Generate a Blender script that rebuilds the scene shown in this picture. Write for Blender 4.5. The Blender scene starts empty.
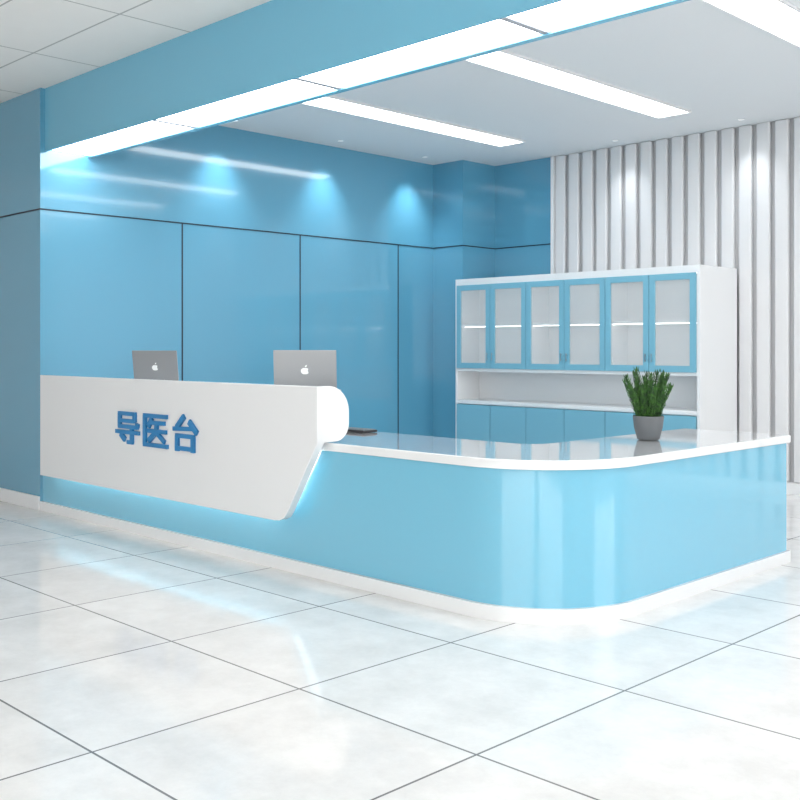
import bpy, bmesh, math, random
from mathutils import Vector, Matrix
random.seed(4)
S=bpy.context.scene
try:
    S.view_settings.view_transform='Standard'
    S.view_settings.look='None'
    S.view_settings.exposure=0.34
except Exception as e: print(e)

# ---------------- materials ----------------
def mat(name,col,rough=0.5,metal=0.0,spec=0.5,coat=0.0,emit=None,estr=0.0,alpha=1.0):
    m=bpy.data.materials.new(name); m.use_nodes=True
    b=m.node_tree.nodes['Principled BSDF']
    b.inputs['Base Color'].default_value=(*col,1)
    b.inputs['Roughness'].default_value=rough
    b.inputs['Metallic'].default_value=metal
    b.inputs['Specular IOR Level'].default_value=spec
    b.inputs['Coat Weight'].default_value=coat
    b.inputs['Coat Roughness'].default_value=0.04
    b.inputs['Alpha'].default_value=alpha
    if emit:
        b.inputs['Emission Color'].default_value=(*emit,1)
        b.inputs['Emission Strength'].default_value=estr
    return m
M={}
M['wallblue']=mat('blue_lacquer_panel',(0.115,0.365,0.53),0.12,coat=1.0)
M['wallblue'].node_tree.nodes['Principled BSDF'].inputs['Coat Roughness'].default_value=0.06
M['beamblue']=mat('blue_beam_paint',(0.17,0.48,0.66),0.2,coat=0.3)
M['deskblue']=mat('light_blue_gloss',(0.175,0.51,0.69),0.05,coat=1.0)
M['cabblue']=mat('cabinet_blue',(0.20,0.48,0.62),0.3)
M['white']=mat('gloss_white',(0.84,0.85,0.86),0.07,coat=1.0)
M['cabwhite']=mat('cabinet_white',(0.86,0.87,0.88),0.4)
M['ceil']=mat('ceiling_white',(0.80,0.83,0.85),0.8)
M['seam']=mat('dark_seam',(0.01,0.03,0.05),0.6)
M['seamblue']=mat('blue_seam',(0.15,0.47,0.64),0.6)
M['divider']=mat('divider_grey',(0.42,0.45,0.50),0.6)
M['trim']=mat('trim_white',(0.85,0.86,0.87),0.35)
M['slat']=mat('slat_grey',(0.75,0.75,0.76),0.5)
M['slatback']=mat('slat_gap_grey',(0.52,0.52,0.53),0.7)
M['lobby']=mat('lobby_wall_paint',(0.76,0.78,0.79),0.7)
M['panelE']=mat('light_diffuser',(1,1,1),0.5,emit=(1,1,1),estr=5.5)
M['fillL']=mat('lobby_fill_panel',(1,1,1),0.5,emit=(1,1,1),estr=4.0)  # glow for the added lobby fill panels
M['led']=mat('led_strip',(1,1,1),0.5,emit=(1.0,0.88,0.80),estr=17.0)
M['cabfill']=mat('cabinet_fill_glow',(1,1,1),0.5,emit=(1.0,0.99,0.97),estr=3.5)  # glow of the strips added inside the cabinet
M['spotE']=mat('downlight_lens',(1,1,1),0.5,emit=(0.9,0.97,1),estr=0.6)
M['alu']=mat('brushed_aluminium',(0.31,0.32,0.33),0.35,metal=0.5)
M['black']=mat('black_plastic',(0.015,0.015,0.018),0.4)
M['logo']=mat('emblem_white',(0.9,0.92,0.93),0.3)
M['sign']=mat('sign_blue',(0.02,0.21,0.48),0.3)
M['pot']=mat('pot_grey',(0.12,0.13,0.14),0.55)
M['soil']=mat('soil',(0.04,0.025,0.015),0.95)
M['glass']=mat('clear_glass',(0.92,0.95,0.96),0.1,alpha=0.18)
M['chrome']=mat('handle_steel',(0.5,0.52,0.54),0.3,metal=1)

def leafmat():
    m=mat('leaf_green',(0.05,0.17,0.03),0.5)
    nt=m.node_tree; b=nt.nodes['Principled BSDF']
    n=nt.nodes.new('ShaderNodeTexNoise'); n.inputs['Scale'].default_value=40
    r=nt.nodes.new('ShaderNodeValToRGB')
    r.color_ramp.elements[0].position=0.35; r.color_ramp.elements[0].color=(0.008,0.04,0.008,1)
    r.color_ramp.elements[1].position=0.7; r.color_ramp.elements[1].color=(0.07,0.21,0.03,1)
    g=nt.nodes.new('ShaderNodeTexCoord')
    nt.links.new(g.outputs['Object'],n.inputs['Vector'])
    nt.links.new(n.outputs['Fac'],r.inputs['Fac']); nt.links.new(r.outputs['Color'],b.inputs['Base Color'])
    return m
M['leaf']=leafmat()

def gridmat(name,base,base2,line,ox,oy,sx,sy,w,rough,noise=1.2,coat=0.0):
    m=mat(name,base,rough,coat=coat); nt=m.node_tree; b=nt.nodes['Principled BSDF']; L=nt.links
    g=nt.nodes.new('ShaderNodeTexCoord'); s=nt.nodes.new('ShaderNodeSeparateXYZ')
    L.new(g.outputs['Object'],s.inputs[0])
    def mm(op,a,b_=None):
        n=nt.nodes.new('ShaderNodeMath'); n.operation=op
        for i,v in enumerate([a,b_]):
            if v is None: continue
            if isinstance(v,(int,float)): n.inputs[i].default_value=v
            else: L.new(v,n.inputs[i])
        return n.outputs[0]
    def axis(o,off,sp):
        t=mm('DIVIDE',mm('SUBTRACT',o,off),sp)
        fr=mm('FRACT',mm('ADD',t,1000.5))
        return mm('LESS_THAN',mm('ABSOLUTE',mm('SUBTRACT',fr,0.5)),w/sp/2), mm('FLOOR',mm('ADD',t,1000.0))
    ax,fx=axis(s.outputs['X'],ox,sx); ay,fy=axis(s.outputs['Y'],oy,sy)
    mask=mm('MAXIMUM',ax,ay)
    n=nt.nodes.new('ShaderNodeTexNoise'); n.inputs['Scale'].default_value=noise; n.inputs['Detail'].default_value=10; n.inputs['Roughness'].default_value=0.75
    cv=nt.nodes.new('ShaderNodeCombineXYZ'); L.new(mm('ADD',s.outputs['X'],mm('MULTIPLY',fx,7.3)),cv.inputs[0]); L.new(mm('ADD',s.outputs['Y'],mm('MULTIPLY',fy,3.7)),cv.inputs[1])
    L.new(cv.outputs[0],n.inputs['Vector'])
    r=nt.nodes.new('ShaderNodeValToRGB')
    r.color_ramp.elements[0].position=0.35; r.color_ramp.elements[0].color=(*base2,1)
    r.color_ramp.elements[1].position=0.62; r.color_ramp.elements[1].color=(*base,1)
    L.new(n.outputs['Fac'],r.inputs['Fac'])
    mx=nt.nodes.new('ShaderNodeMix'); mx.data_type='RGBA'
    L.new(mask,mx.inputs[0]); L.new(r.outputs['Color'],mx.inputs[6]); mx.inputs[7].default_value=(*line,1)
    L.new(mx.outputs[2],b.inputs['Base Color'])
    return m
M['floor']=gridmat('marble_tile_floor',(0.83,0.82,0.81),(0.70,0.69,0.68),(0.19,0.19,0.19),-3.06,3.38,0.90,0.87,0.009,0.10,2.6)
M['ceilgrid']=gridmat('lobby_ceiling_panels',(0.93,0.92,0.89),(0.91,0.90,0.87),(0.5,0.5,0.48),0.2,0.3,1.2,0.6,0.014,0.7)

# ---------------- mesh helpers ----------------
LOC={}
def empty(name,loc):
    e=bpy.data.objects.new(name,None); S.collection.objects.link(e); e.location=loc; e.empty_display_size=0.1
    LOC[e.name]=Vector(loc); return e
def finish(me,name,mats,parent,bevel=0,smooth=False,seg=3):
    for m in (mats if isinstance(mats,(list,tuple)) else [mats]): me.materials.append(m)
    o=bpy.data.objects.new(name,me); S.collection.objects.link(o)
    if parent:
        o.parent=parent; o.matrix_parent_inverse=Matrix.Translation(-LOC[parent.name])
    if bevel>0:
        b=o.modifiers.new('bevel','BEVEL'); b.width=bevel; b.segments=seg; b.limit_method='ANGLE'; b.angle_limit=math.radians(40)
    if smooth or bevel>0:
        for p in me.polygons: p.use_smooth=True
        if bevel>0:
            w=o.modifiers.new('wn','WEIGHTED_NORMAL'); w.keep_sharp=True
    return o
def box(name,x0,x1,y0,y1,z0,z1,m,parent=None,bevel=0,origin=None):
    bm=bmesh.new(); bmesh.ops.create_cube(bm,size=1)
    c=Vector(((x0+x1)/2,(y0+y1)/2,(z0+z1)/2))
    for v in bm.verts: v.co=Vector((v.co.x*(x1-x0),v.co.y*(y1-y0),v.co.z*(z1-z0)))+c
    me=bpy.data.meshes.new(name); bm.to_mesh(me); bm.free()
    return finish(me,name,m,parent,bevel)
def boxes(name,lst,m,parent=None,bevel=0):
    bm=bmesh.new()
    for (x0,x1,y0,y1,z0,z1) in lst:
        r=bmesh.ops.create_cube(bm,size=1)
        for v in r['verts']: v.co=Vector(((x0+x1)/2+v.co.x*(x1-x0),(y0+y1)/2+v.co.y*(y1-y0),(z0+z1)/2+v.co.z*(z1-z0)))
    me=bpy.data.meshes.new(name); bm.to_mesh(me); bm.free()
    return finish(me,name,m,parent,bevel)
def extr(name,pts,z0,z1,m,parent=None,bevel=0):
    bm=bmesh.new()
    a=[bm.verts.new((x,y,z0)) for x,y in pts]; b=[bm.verts.new((x,y,z1)) for x,y in pts]
    n=len(pts)
    bm.faces.new(a[::-1]); bm.faces.new(b)
    for i in range(n): bm.faces.new((a[i],a[(i+1)%n],b[(i+1)%n],b[i]))
    bmesh.ops.recalc_face_normals(bm,faces=bm.faces)
    me=bpy.data.meshes.new(name); bm.to_mesh(me); bm.free()
    o=finish(me,name,m,parent,bevel)
    if not bevel:
        for p in me.polygons: p.use_smooth=abs(p.normal.z)<0.5
        w=o.modifiers.new('es','EDGE_SPLIT'); w.split_angle=math.radians(35)
    return o
def cyl(name,c,r,h,m,parent=None,seg=32,r2=None):
    bm=bmesh.new(); bmesh.ops.create_cone(bm,cap_ends=True,segments=seg,radius1=r,radius2=r if r2 is None else r2,depth=h)
    for v in bm.verts: v.co+=Vector(c)
    me=bpy.data.meshes.new(name); bm.to_mesh(me); bm.free()
    o=finish(me,name,m,parent)
    for p in me.polygons: p.use_smooth=abs(p.normal.z)<0.9
    return o
def lathe(name,prof,c,m,parent,seg=40):
    bm=bmesh.new(); rings=[]
    for r,z in prof:
        rings.append([bm.verts.new((c[0]+r*math.cos(2*math.pi*i/seg),c[1]+r*math.sin(2*math.pi*i/seg),c[2]+z)) for i in range(seg)])
    for a,b in zip(rings,rings[1:]):
        for i in range(seg): bm.faces.new((a[i],a[(i+1)%seg],b[(i+1)%seg],b[i]))
    bm.faces.new(rings[0][::-1]); bm.faces.new(rings[-1])
    bmesh.ops.recalc_face_normals(bm,faces=bm.faces)
    me=bpy.data.meshes.new(name); bm.to_mesh(me); bm.free()
    return finish(me,name,m,parent,smooth=True)

# ---------------- room ----------------
WX=-7.90; CZ=3.38
YB=8.98
box('floor',-12,3.4,-5,9.2,-0.1,0,M['floor'])
box('wall_left',WX-0.2,WX,3.78,9.18,0,3.6,M['wallblue'])
box('wall_left_return',-12,WX-0.2,3.78,3.98,0,3.6,M['wallblue'])
# corner column and back wall
box('wall_column',WX,-7.449,8.43,9.18,0,CZ,M['wallblue'])
box('wall_back',-7.449,-6.608,YB,9.18,0,CZ,M['wallblue'])
# seams
sl=[(WX,WX+0.004,3.78,8.43,2.432,2.444)]
for y in (5.12,6.49,7.87): sl.append((WX,WX+0.004,y-0.006,y+0.006,0.1,2.432))
sl.append((-12,WX,3.776,3.78,2.432,2.444))
sl.append((WX,-7.449,8.426,8.43,2.432,2.444))
sl.append((-7.449,-7.445,8.43,YB,2.432,2.444))
sl.append((-7.449,-6.608,YB-0.004,YB,2.432,2.444))
boxes('trim_panel_seam',sl,M['seam'])
# slatted wall
box('wall_back_slatted',-6.608,3.2,YB+0.03,9.18,0,CZ,M['slatback'])
sl=[]; x=-6.60
while x<3.0:
    sl.append((x,x+0.128,YB-0.02,YB+0.035,0.1,CZ)); x+=0.175
boxes('trim_wall_slats',sl,M['slat'],bevel=0.018)
box('trim_slat_edge',-6.64,-6.605,YB-0.04,YB+0.02,0,CZ,M['trim'])
box('baseboard_back',-4.45,3.2,YB-0.05,YB+0.03,0,0.1,M['trim'])
box('baseboard_left',WX,WX+0.015,4.6,8.43,0,0.1,M['trim'])
box('baseboard_left_return',-12,WX+0.0,3.76,3.78,0,0.11,M['trim'],bevel=0.004)
# ceilings
box('ceiling',WX,3.2,4.25,9.18,CZ,CZ+0.15,M['ceil'])
box('ceiling_lobby',-12,3.4,-5,3.82,3.42,3.6,M['ceilgrid'])
# lobby walls (behind / beside the camera); window openings added for reflections in the desk
def window_wall(name,axis,pos,a0,a1,th,wins,zs=0.35,zt=2.95):
    L=[]
    edges=[a0]+[e for w_ in wins for e in w_]+[a1]
    def add(u0,u1,z0,z1,t0=pos,t1=pos+th):
        L.append((u0,u1,t0,t1,z0,z1) if axis=='x' else (t0,t1,u0,u1,z0,z1))
    add(a0,a1,0,zs); add(a0,a1,zt,3.42)
    for i in range(0,len(edges),2): add(edges[i],edges[i+1],zs,zt)
    boxes(name,L,M['lobby'])
    for k,(u0,u1) in enumerate(wins):
        L=[]
        f=0.05
        add(u0,u0+f,zs,zt,pos+th*.3,pos+th*.6); add(u1-f,u1,zs,zt,pos+th*.3,pos+th*.6)
        add(u0,u1,zs,zs+f,pos+th*.3,pos+th*.6); add(u0,u1,zt-f,zt,pos+th*.3,pos+th*.6)
        boxes('window_%s_%d'%(name[5:],k+1),L,M['trim'])
window_wall('wall_front','x',-5.2,-12,3.4,0.2,[(-3.4,2.6)])
window_wall('wall_right','y',3.2,-5,9.18,0.2,[(-4.4,0.6),(4.6,7.8)])
box('wall_lobby_left',-12.2,-12,-5,3.98,0,3.6,M['lobby'])

# beam bulkhead w/ light panels
bz=2.91; by0,by1=3.82,4.25
bm_=empty('ceiling_beam',(-3,4.07,3.1))
box('beam_body',WX,3.2,by0,by1,bz+0.05,3.55,M['beamblue'],bm_)
box('front_lip',WX,3.2,by0,by0+0.02,bz,bz+0.05,M['beamblue'],bm_)
box('rear_lip',WX,3.2,by1-0.05,by1,bz,bz+0.05,M['beamblue'],bm_)
k=0; x=WX
while x<3.0:
    x1=min(x+1.58,3.19)
    box('diffuser_%d'%k,x+0.03,x1-0.01,by0+0.03,by1-0.06,bz+0.012,bz+0.05,M['panelE'],bm_)
    box('divider_%d'%k,x1-0.01,x1+0.03 if x1<3.1 else x1,by0+0.02,by1-0.05,bz+0.006,bz+0.05,M['divider'],bm_)
    x+=1.58; k+=1

# ceiling strip lights
def striplight(cx,y0,y1,w,z,m='panelE'):
    e=empty('ceiling_light',(cx,(y0+y1)/2,z))
    boxes('frame',[(cx-w-0.015,cx-w,y0-0.015,y1+0.015,z-0.02,z-0.001),(cx+w,cx+w+0.015,y0-0.015,y1+0.015,z-0.02,z-0.001),
       (cx-w,cx+w,y0-0.015,y0,z-0.02,z-0.001),(cx-w,cx+w,y1,y1+0.015,z-0.02,z-0.001)],M['trim'],e)
    box('diffuser',cx-w,cx+w,y0,y1,z-0.012,z-0.001,M[m],e)
for cx in (-6.47,-4.65,-2.83,-1.01,0.81): striplight(cx,5.46,8.06,0.15,CZ)
for cx in (-8.2,-5.2,-2.2,0.8): striplight(cx,-3.0,0.6,0.2,3.42,'fillL')  # unseen lobby panels, added as fill to brighten the foreground

# downlights
def downlight(x,y,tx,ty,en):
    e=empty('downlight',(x,y,CZ))
    lathe('ring',[(0.036,-0.001),(0.036,-0.006),(0.028,-0.006),(0.026,-0.002)],(x,y,CZ),M['ceil'],e,24)
    cyl('lens',(x,y,CZ-0.0035),0.026,0.002,M['spotE'],e,24)
    l=bpy.data.lights.new('lamp','SPOT'); l.energy=en; l.spot_size=math.radians(80); l.spot_blend=1.0; l.shadow_soft_size=0.06; l.color=(0.92,0.97,1)
    o=bpy.data.objects.new('lamp',l); S.collection.objects.link(o)
    o.location=(x,y,CZ-0.02); d=Vector((tx,ty,CZ-1.2))-o.location
    o.rotation_euler=d.to_track_quat('-Z','Y').to_euler()
    o.parent=e; o.matrix_parent_inverse=Matrix.Translation(-LOC[e.name])
for y in (5.5,6.78,8.0): downlight(WX+0.28,y,WX,y,42)
for x in (-5.67,-4.34,-3.0): downlight(x,YB-0.28,x,YB,15)

# ---------------- reception desk ----------------
D=empty('reception_desk',(-5.0,4.1,0))
def Lshape(x0,yf,xr,yend,depth,r,ri=0.12):
    p=[(x0,yf)]
    cx,cy=xr-r,yf+r
    for i in range(33):
        a=-math.pi/2+math.pi/2*i/32; p.append((cx+r*math.cos(a),cy+r*math.sin(a)))
    p.append((xr,yend)); p.append((xr-depth,yend))
    cx,cy=xr-depth-ri,yf+depth+ri
    for i in range(13):
        a=0-math.pi/2*i/12; p.append((cx+ri*math.cos(a),cy+ri*math.sin(a)))
    p.append((x0,yf+depth)); return p
X0=WX+0.002
extr('plinth',Lshape(X0,3.775,-2.73,6.12,0.60,0.595),0.0,0.072,M['white'],D)
extr('body',Lshape(X0,3.80,-2.750,6.105,0.60,0.57),0.072,0.732,M['deskblue'],D)
extr('countertop',Lshape(X0,3.78,-2.73,6.125,0.72,0.59,0.16),0.733,0.78,M['white'],D,bevel=0.005)
# raised fascia (front shield with rolled back)
def xe(z):
    if z>=0.785: return -4.33
    pts=[(0.31,-4.72),(0.315,-4.67),(0.335,-4.625),(0.37,-4.595),(0.785,-4.33)]
    for (a,b),(c,d) in zip(pts,pts[1:]):
        if a<=z<=c: return b+(d-b)*(z-a)/(c-a)
    return -4.33
YF,YK,YR=3.68,3.735,3.92
lo=[0.31,0.315,0.335,0.37,0.785]
bm=bmesh.new()
prof=[(YF,z) for z in lo]+[(YF,1.10)]
prof_top=[]
R=0.15
for i in range(13):
    a=math.pi/2-math.pi/2*i/12
    prof_top.append((YR-R+R*math.cos(a),1.10-R+R*math.sin(a)))
Rb=0.10
for i in range(9):
    a=-math.pi/2*i/8
    prof_top.append((YR-Rb+Rb*math.cos(a),0.785+Rb+Rb*math.sin(a)))
prof+=prof_top+[(YK,z) for z in lo[::-1]]
XL=-7.695
A=[bm.verts.new((XL,y,z)) for y,z in prof]; B=[bm.verts.new((xe(z),y,z)) for y,z in prof]
n=len(prof)
for i in range(n): bm.faces.new((A[i],A[(i+1)%n],B[(i+1)%n],B[i]))
kb=n-5
for V in (A,B):
    bm.faces.new([V[4],V[5]]+[V[6+i] for i in range(len(prof_top))]+[V[kb]])
    for i in range(4): bm.faces.new((V[i],V[i+1],V[n-2-i],V[n-1-i]))
bmesh.ops.recalc_face_normals(bm,faces=bm.faces)
me=bpy.data.meshes.new('raised_fascia'); bm.to_mesh(me); bm.free()
o=finish(me,'raised_fascia',M['white'],D,bevel=0.012)
boxes('fascia_brackets',[(x,x+0.03,YK,3.80,0.50,0.70) for x in (-7.5,-6.6,-5.7,-4.9)],M['white'],D)
box('riser_shelf',X0,-4.85,YR-0.02,4.31,1.0,1.025,M['white'],D,bevel=0.003)
boxes('riser_supports',[(x,x+0.02,YR,4.29,0.78,1.0) for x in (-7.88,-6.3,-5.0)],M['white'],D)
# led strips behind fascia
boxes('led_strip_bottom',[(XL+0.03,-4.80,YK+0.001,YK+0.008,0.372,0.387)],M['led'],D)
bm=bmesh.new()
p0=Vector((-4.72,0,0.40)); p1=Vector((-4.50,0,0.73)); nrm=Vector((-0.8,0,0.55))*0.012
vs=[]
for y in (YK+0.001,YK+0.006):
    for p in (p0,p1,p1+nrm,p0+nrm): vs.append(bm.verts.new((p.x,y,p.z)))
for f in ((0,1,2,3),(7,6,5,4),(0,4,5,1),(1,5,6,2),(2,6,7,3),(3,7,4,0)): bm.faces.new([vs[i] for i in f])
bmesh.ops.recalc_face_normals(bm,faces=bm.faces)
me=bpy.data.meshes.new('led'); bm.to_mesh(me); bm.free(); finish(me,'led_strip_side',M['led'],D)
# sign lettering: raised strokes
G=[
 [((.13,.93),(.84,.93)),((.79,.93),(.79,.68)),((.2,.71),(.79,.71)),((.18,.93),(.18,.52)),((.13,.53),(.93,.53)),((.89,.53),(.91,.65)),
  ((.02,.36),(.98,.36)),((.68,.48),(.68,.03)),((.72,.06),(.5,.06)),((.22,.30),(.40,.12))],
 [((.05,.93),(.95,.93)),((.10,.93),(.10,.05)),((.05,.06),(.98,.06)),((.38,.86),(.24,.60)),((.32,.73),(.86,.73)),((.2,.48),(.92,.48)),
  ((.56,.73),(.54,.45)),((.55,.47),(.25,.17)),((.57,.43),(.86,.18))],
 [((.47,1.0),(.20,.66)),((.08,.62),(.80,.66)),((.64,.86),(.92,.54)),((.17,.43),(.83,.43)),((.22,.43),(.22,-.02)),((.78,.43),(.78,-.02)),((.22,.07),(.78,.07))],
]
bm=bmesh.new()
cw,ch,pitch=0.325,0.225,0.358
sx0=-5.99-1.5*pitch+(pitch-cw)/2; sz0=0.760-ch/2
for gi,g in enumerate(G):
    for si,(a,b) in enumerate(g):
        A_=Vector((sx0+gi*pitch+a[0]*cw,sz0+a[1]*ch)); B_=Vector((sx0+gi*pitch+b[0]*cw,sz0+b[1]*ch))
        d=(B_-A_).normalized(); nn=Vector((-d.y,d.x))
        hw=0.0140 if abs(d.x)>0.85 else 0.0185
        q=[A_+nn*hw,B_+nn*hw,B_-nn*hw,A_-nn*hw]
        yf=YF-0.016-si*0.0001
        fr_=[bm.verts.new((p.x,yf,p.y)) for p in q]; bk=[bm.verts.new((p.x,YF,p.y)) for p in q]
        bm.faces.new(fr_); bm.faces.new(bk[::-1])
        for i in range(4): bm.faces.new((fr_[i],fr_[(i+1)%4],bk[(i+1)%4],bk[i]))
bmesh.ops.recalc_face_normals(bm,faces=bm.faces)
me=bpy.data.meshes.new('sign_lettering'); bm.to_mesh(me); bm.free(); finish(me,'sign_lettering',M['sign'],D)

# ---------------- laptops ----------------
def laptop(x,y,z,az,w=0.38,h=0.262,tilt=8):
    e=empty('laptop',(x,y,z))
    def lb(name,c,s,m,rx=0,bev=0.004):
        bm=bmesh.new(); bmesh.ops.create_cube(bm,size=1)
        for v in bm.verts: v.co=Vector((v.co.x*s[0],v.co.y*s[1],v.co.z*s[2]))
        me=bpy.data.meshes.new(name); bm.to_mesh(me); bm.free()
        me.materials.append(m); o=bpy.data.objects.new(name,me); S.collection.objects.link(o)
        if bev:
            b=o.modifiers.new('b','BEVEL'); b.width=bev; b.segments=3
        o.parent=e; o.location=c; o.rotation_euler=(rx,0,0); return o
    lb('base',(0,0.125,0.008),(w,0.25,0.014),M['alu'])
    lb('keyboard',(0,0.10,0.0155),(w*0.85,0.11,0.002),M['black'],bev=0)
    lb('trackpad',(0,0.20,0.0155),(0.12,0.07,0.001),M['chrome'],bev=0)
    th=math.radians(tilt)
    c=Vector((0,0.0-math.sin(th)*h/2,0.012+math.cos(th)*h/2))
    lb('lid',c,(w,0.008,h),M['alu'],rx=th)
    nrm=Vector((0,-math.cos(th),-math.sin(th)))
    lb('screen',c-nrm*0.0045,(w*0.94,0.001,h*0.9),M['black'],rx=th,bev=0)
    pts=[]
    for i in range(40):
        a=2*math.pi*i/40; r=0.024*(1+0.10*math.cos(2*a)-0.13*max(0,math.sin(a))**8-0.06*max(0,-math.sin(a))**8)
        X_=r*math.cos(a); Z_=r*math.sin(a)
        d=math.hypot(X_-0.032,Z_-0.002)
        if d<0.015:
            k_=0.015/d; X_=0.032+(X_-0.032)*k_; Z_=0.002+(Z_-0.002)*k_
        pts.append((X_,Z_))
    bm=bmesh.new(); f=bm.faces.new([bm.verts.new((a_,-0.0005,b_)) for a_,b_ in pts])
    lf=bm.faces.new([bm.verts.new((a_,-0.0005,b_)) for a_,b_ in [(0.0,0.024),(0.003,0.034),(0.013,0.040),(0.010,0.029)]])
    r_=bmesh.ops.extrude_face_region(bm,geom=[f,lf])
    for v in r_['geom']:
        if isinstance(v,bmesh.types.BMVert): v.co.y-=0.001
    bmesh.ops.recalc_face_normals(bm,faces=bm.faces)
    me=bpy.data.meshes.new('emblem'); bm.to_mesh(me); bm.free(); me.materials.append(M['logo'])
    o=bpy.data.objects.new('emblem',me); S.collection.objects.link(o); o.parent=e; o.location=c+nrm*0.004; o.rotation_euler=(th,0,0)
    e.rotation_euler=(0,0,az+math.pi/2)
laptop(-4.985,4.14,1.026,math.radians(-48),0.40,0.265)
laptop(-6.70,4.12,1.026,math.radians(-64),0.385,0.258)
K=empty('keyboard',(-4.77,4.40,0.783))
box('case',-4.97,-4.66,4.34,4.46,0.783,0.797,M['black'],K,bevel=0.004)
boxes('keys',[(-4.96+i*0.021,-4.96+i*0.021+0.017,4.345+j*0.022,4.345+j*0.022+0.018,0.796,0.801) for i in range(14) for j in range(5)],M['alu'],K)

# ---------------- potted plant ----------------
px,py=-3.17,5.21
P=empty('potted_plant',(px,py,0.781))
lathe('pot',[(0.052,0),(0.064,0.006),(0.082,0.075),(0.089,0.135),(0.087,0.14),(0.080,0.138),(0.078,0.12)],(px,py,0.781),M['pot'],P)
cyl('soil',(px,py,0.781+0.118),0.078,0.01,M['soil'],P)
bm=bmesh.new()
def leaf(bm,base,d,L,w):
    d=d.normalized(); side=d.cross(Vector((0,0,1)))
    if side.length<1e-3: side=Vector((1,0,0))
    side.normalize(); up=side.cross(d).normalized()
    a=[base, base+d*L*0.35+side*w-up*w*0.2, base+d*L*0.75+side*w*0.7+up*w*0.2, base+d*L+up*w*0.8, base+d*L*0.75-side*w*0.7+up*w*0.2, base+d*L*0.35-side*w-up*w*0.2]
    mid=[base+d*L*0.35-up*w*0.7, base+d*L*0.75-up*w*0.3]
    v=[bm.verts.new(q) for q in a]; mv=[bm.verts.new(q) for q in mid]
    bm.faces.new((v[0],v[1],mv[0])); bm.faces.new((v[1],v[2],mv[1],mv[0])); bm.faces.new((v[2],v[3],mv[1]))
    bm.faces.new((v[0],mv[0],v[5])); bm.faces.new((mv[0],mv[1],v[4],v[5])); bm.faces.new((mv[1],v[3],v[4]))
for s in range(36):
    a=s*2.39996+random.uniform(-.3,.3); rr=((s+0.5)/36)**0.5
    b0=Vector((px+0.062*rr*math.cos(a),py+0.062*rr*math.sin(a),0.90))
    H=random.uniform(0.19,0.315)*(1-0.26*rr**2)
    lean=Vector((math.cos(a),math.sin(a),0))*rr*random.uniform(0.22,0.56)
    N=int(H/0.013)
    for i in range(N):
        t_=i/N
        p=b0+Vector((0,0,H*t_))+lean*H*(t_**1.2)
        for j in range(3):
            an=i*2.1+j*2.09+random.uniform(-.3,.3)
            dd=Vector((math.cos(an)*(1.0-0.6*t_),math.sin(an)*(1.0-0.6*t_),0.7))+lean*0.5
            leaf(bm,p,dd,random.uniform(0.026,0.040),random.uniform(0.0045,0.007))
    for (q0,q1,r) in [(b0-Vector((0,0,0.01)),b0+Vector((0,0,H*0.5))+lean*H*0.45,0.003),(b0+Vector((0,0,H*0.5))+lean*H*0.45,b0+Vector((0,0,H))+lean*H,0.0025)]:
        r0=[bm.verts.new(q0+Vector((r*math.cos(k*2.094),r*math.sin(k*2.094),0))) for k in range(3)]
        r1=[bm.verts.new(q1+Vector((r*math.cos(k*2.094),r*math.sin(k*2.094),0))) for k in range(3)]
        for k in range(3): bm.faces.new((r0[k],r0[(k+1)%3],r1[(k+1)%3],r1[k]))
me=bpy.data.meshes.new('foliage'); bm.to_mesh(me); bm.free(); finish(me,'foliage',M['leaf'],P)

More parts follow.
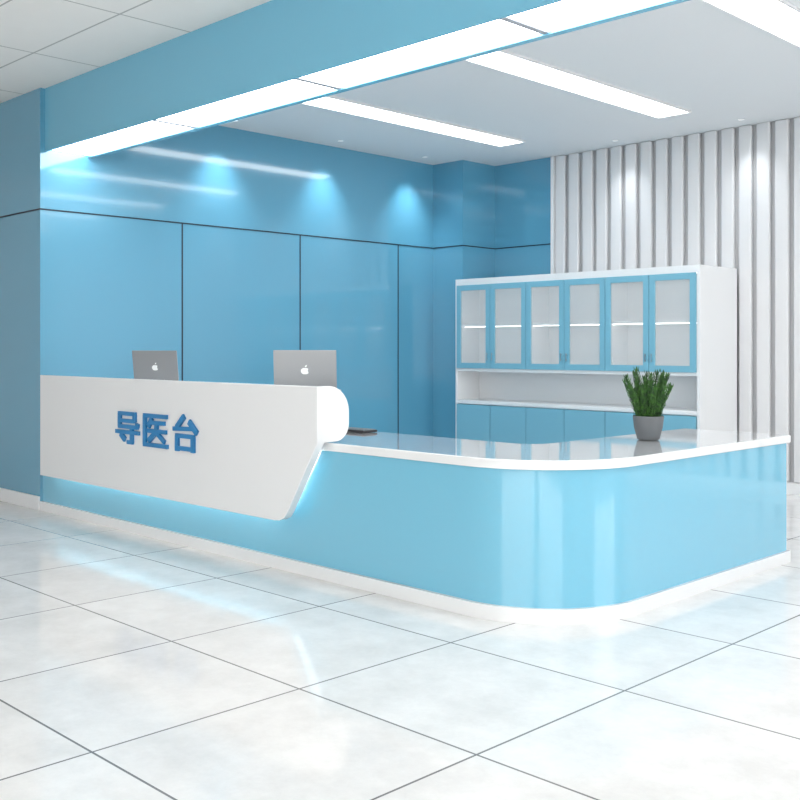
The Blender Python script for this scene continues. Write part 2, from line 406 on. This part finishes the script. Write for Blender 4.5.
# ---------------- cabinet ----------------
C=empty('storage_cabinet',(-5.95,8.6,0))
cx0,cx1,cy0,cy1=-7.40,-4.50,8.25,8.94
T=0.03
boxes('carcass',[
 (cx0,cx0+T,cy0,cy1,0,2.05),(cx1-T,cx1,cy0,cy1,0,2.05),
 (cx0+T,cx1-T,cy0,cy1,1.985,2.05),
 (cx0+T,cx1-T,cy0,cy1,1.06,1.09),
 (cx0+T,cx1-T,cy0+0.36,cy0+0.38,0.75,1.985),
 (cx0+T,cx1-T,cy1-0.02,cy1,0.0,1.985),
 (cx0+T,cx1-T,cy0-0.0,cy1-0.02,0.71,0.75),
 (cx0+T,cx1-T,cy0+0.06,cy1-0.02,0.0,0.08),
 (cx0+T,cx1-T,cy0+0.06,cy0+0.36,1.54,1.565),
 ],M['cabwhite'],C,bevel=0.003)
boxes('interior_fill_glow',[(cx0+T+0.02,cx1-T-0.02,cy0+0.03,cy0+0.045,1.977,1.984),(cx0+T+0.02,cx1-T-0.02,cy0+0.10,cy0+0.115,1.533,1.539)],M['cabfill'],C)  # added glowing strips, only to brighten the shelves behind the glass
dw=(cx1-cx0-2*T)/6
hd=[]
for i in range(6):
    a=cx0+T+i*dw+0.003; b=a+dw-0.006
    z0,z1=1.093,1.982; f=0.058; y0,y1=cy0-0.02,cy0
    boxes('door_frame_%d'%i,[(a,a+f,y0,y1,z0,z1),(b-f,b,y0,y1,z0,z1),(a+f,b-f,y0,y1,z0,z0+f),(a+f,b-f,y0,y1,z1-f,z1)],M['cabblue'],C,bevel=0.002)
    box('door_glass_%d'%i,a+f,b-f,y0+0.008,y0+0.012,z0+f,z1-f,M['glass'],C)
    hx=b-0.03 if i%2==0 else a+0.03
    hd.append((hx-0.003,hx+0.003,y0-0.018,y0-0.012,1.18,1.26)); hd.append((hx-0.003,hx+0.003,y0-0.013,y0,1.19,1.20)); hd.append((hx-0.003,hx+0.003,y0-0.013,y0,1.24,1.25))
    box('base_door_%d'%i,a,b,y0,y1,0.085,0.705,M['cabblue'],C,bevel=0.002)
boxes('door_handles',hd,M['chrome'],C)
boxes('divisions',[(cx0+T+i*dw-0.009,cx0+T+i*dw+0.009,cy0+0.03,cy0+0.36,1.09,1.975) for i in (2,4)],M['cabwhite'],C)

# ---------------- light ----------------
w=bpy.data.worlds.new('World'); S.world=w; w.use_nodes=True
bg=w.node_tree.nodes['Background']; bg.inputs[0].default_value=(1,0.985,0.965,1); bg.inputs[1].default_value=3.2

cam=bpy.data.cameras.new('camera'); co=bpy.data.objects.new('camera',cam); S.collection.objects.link(co)
co.location=(0,0,1.32); co.rotation_euler=(math.pi/2,0,math.radians(45))
cam.sensor_width=36; cam.lens=36*1020/800; cam.shift_y=-53/800; cam.clip_start=0.05
S.camera=co
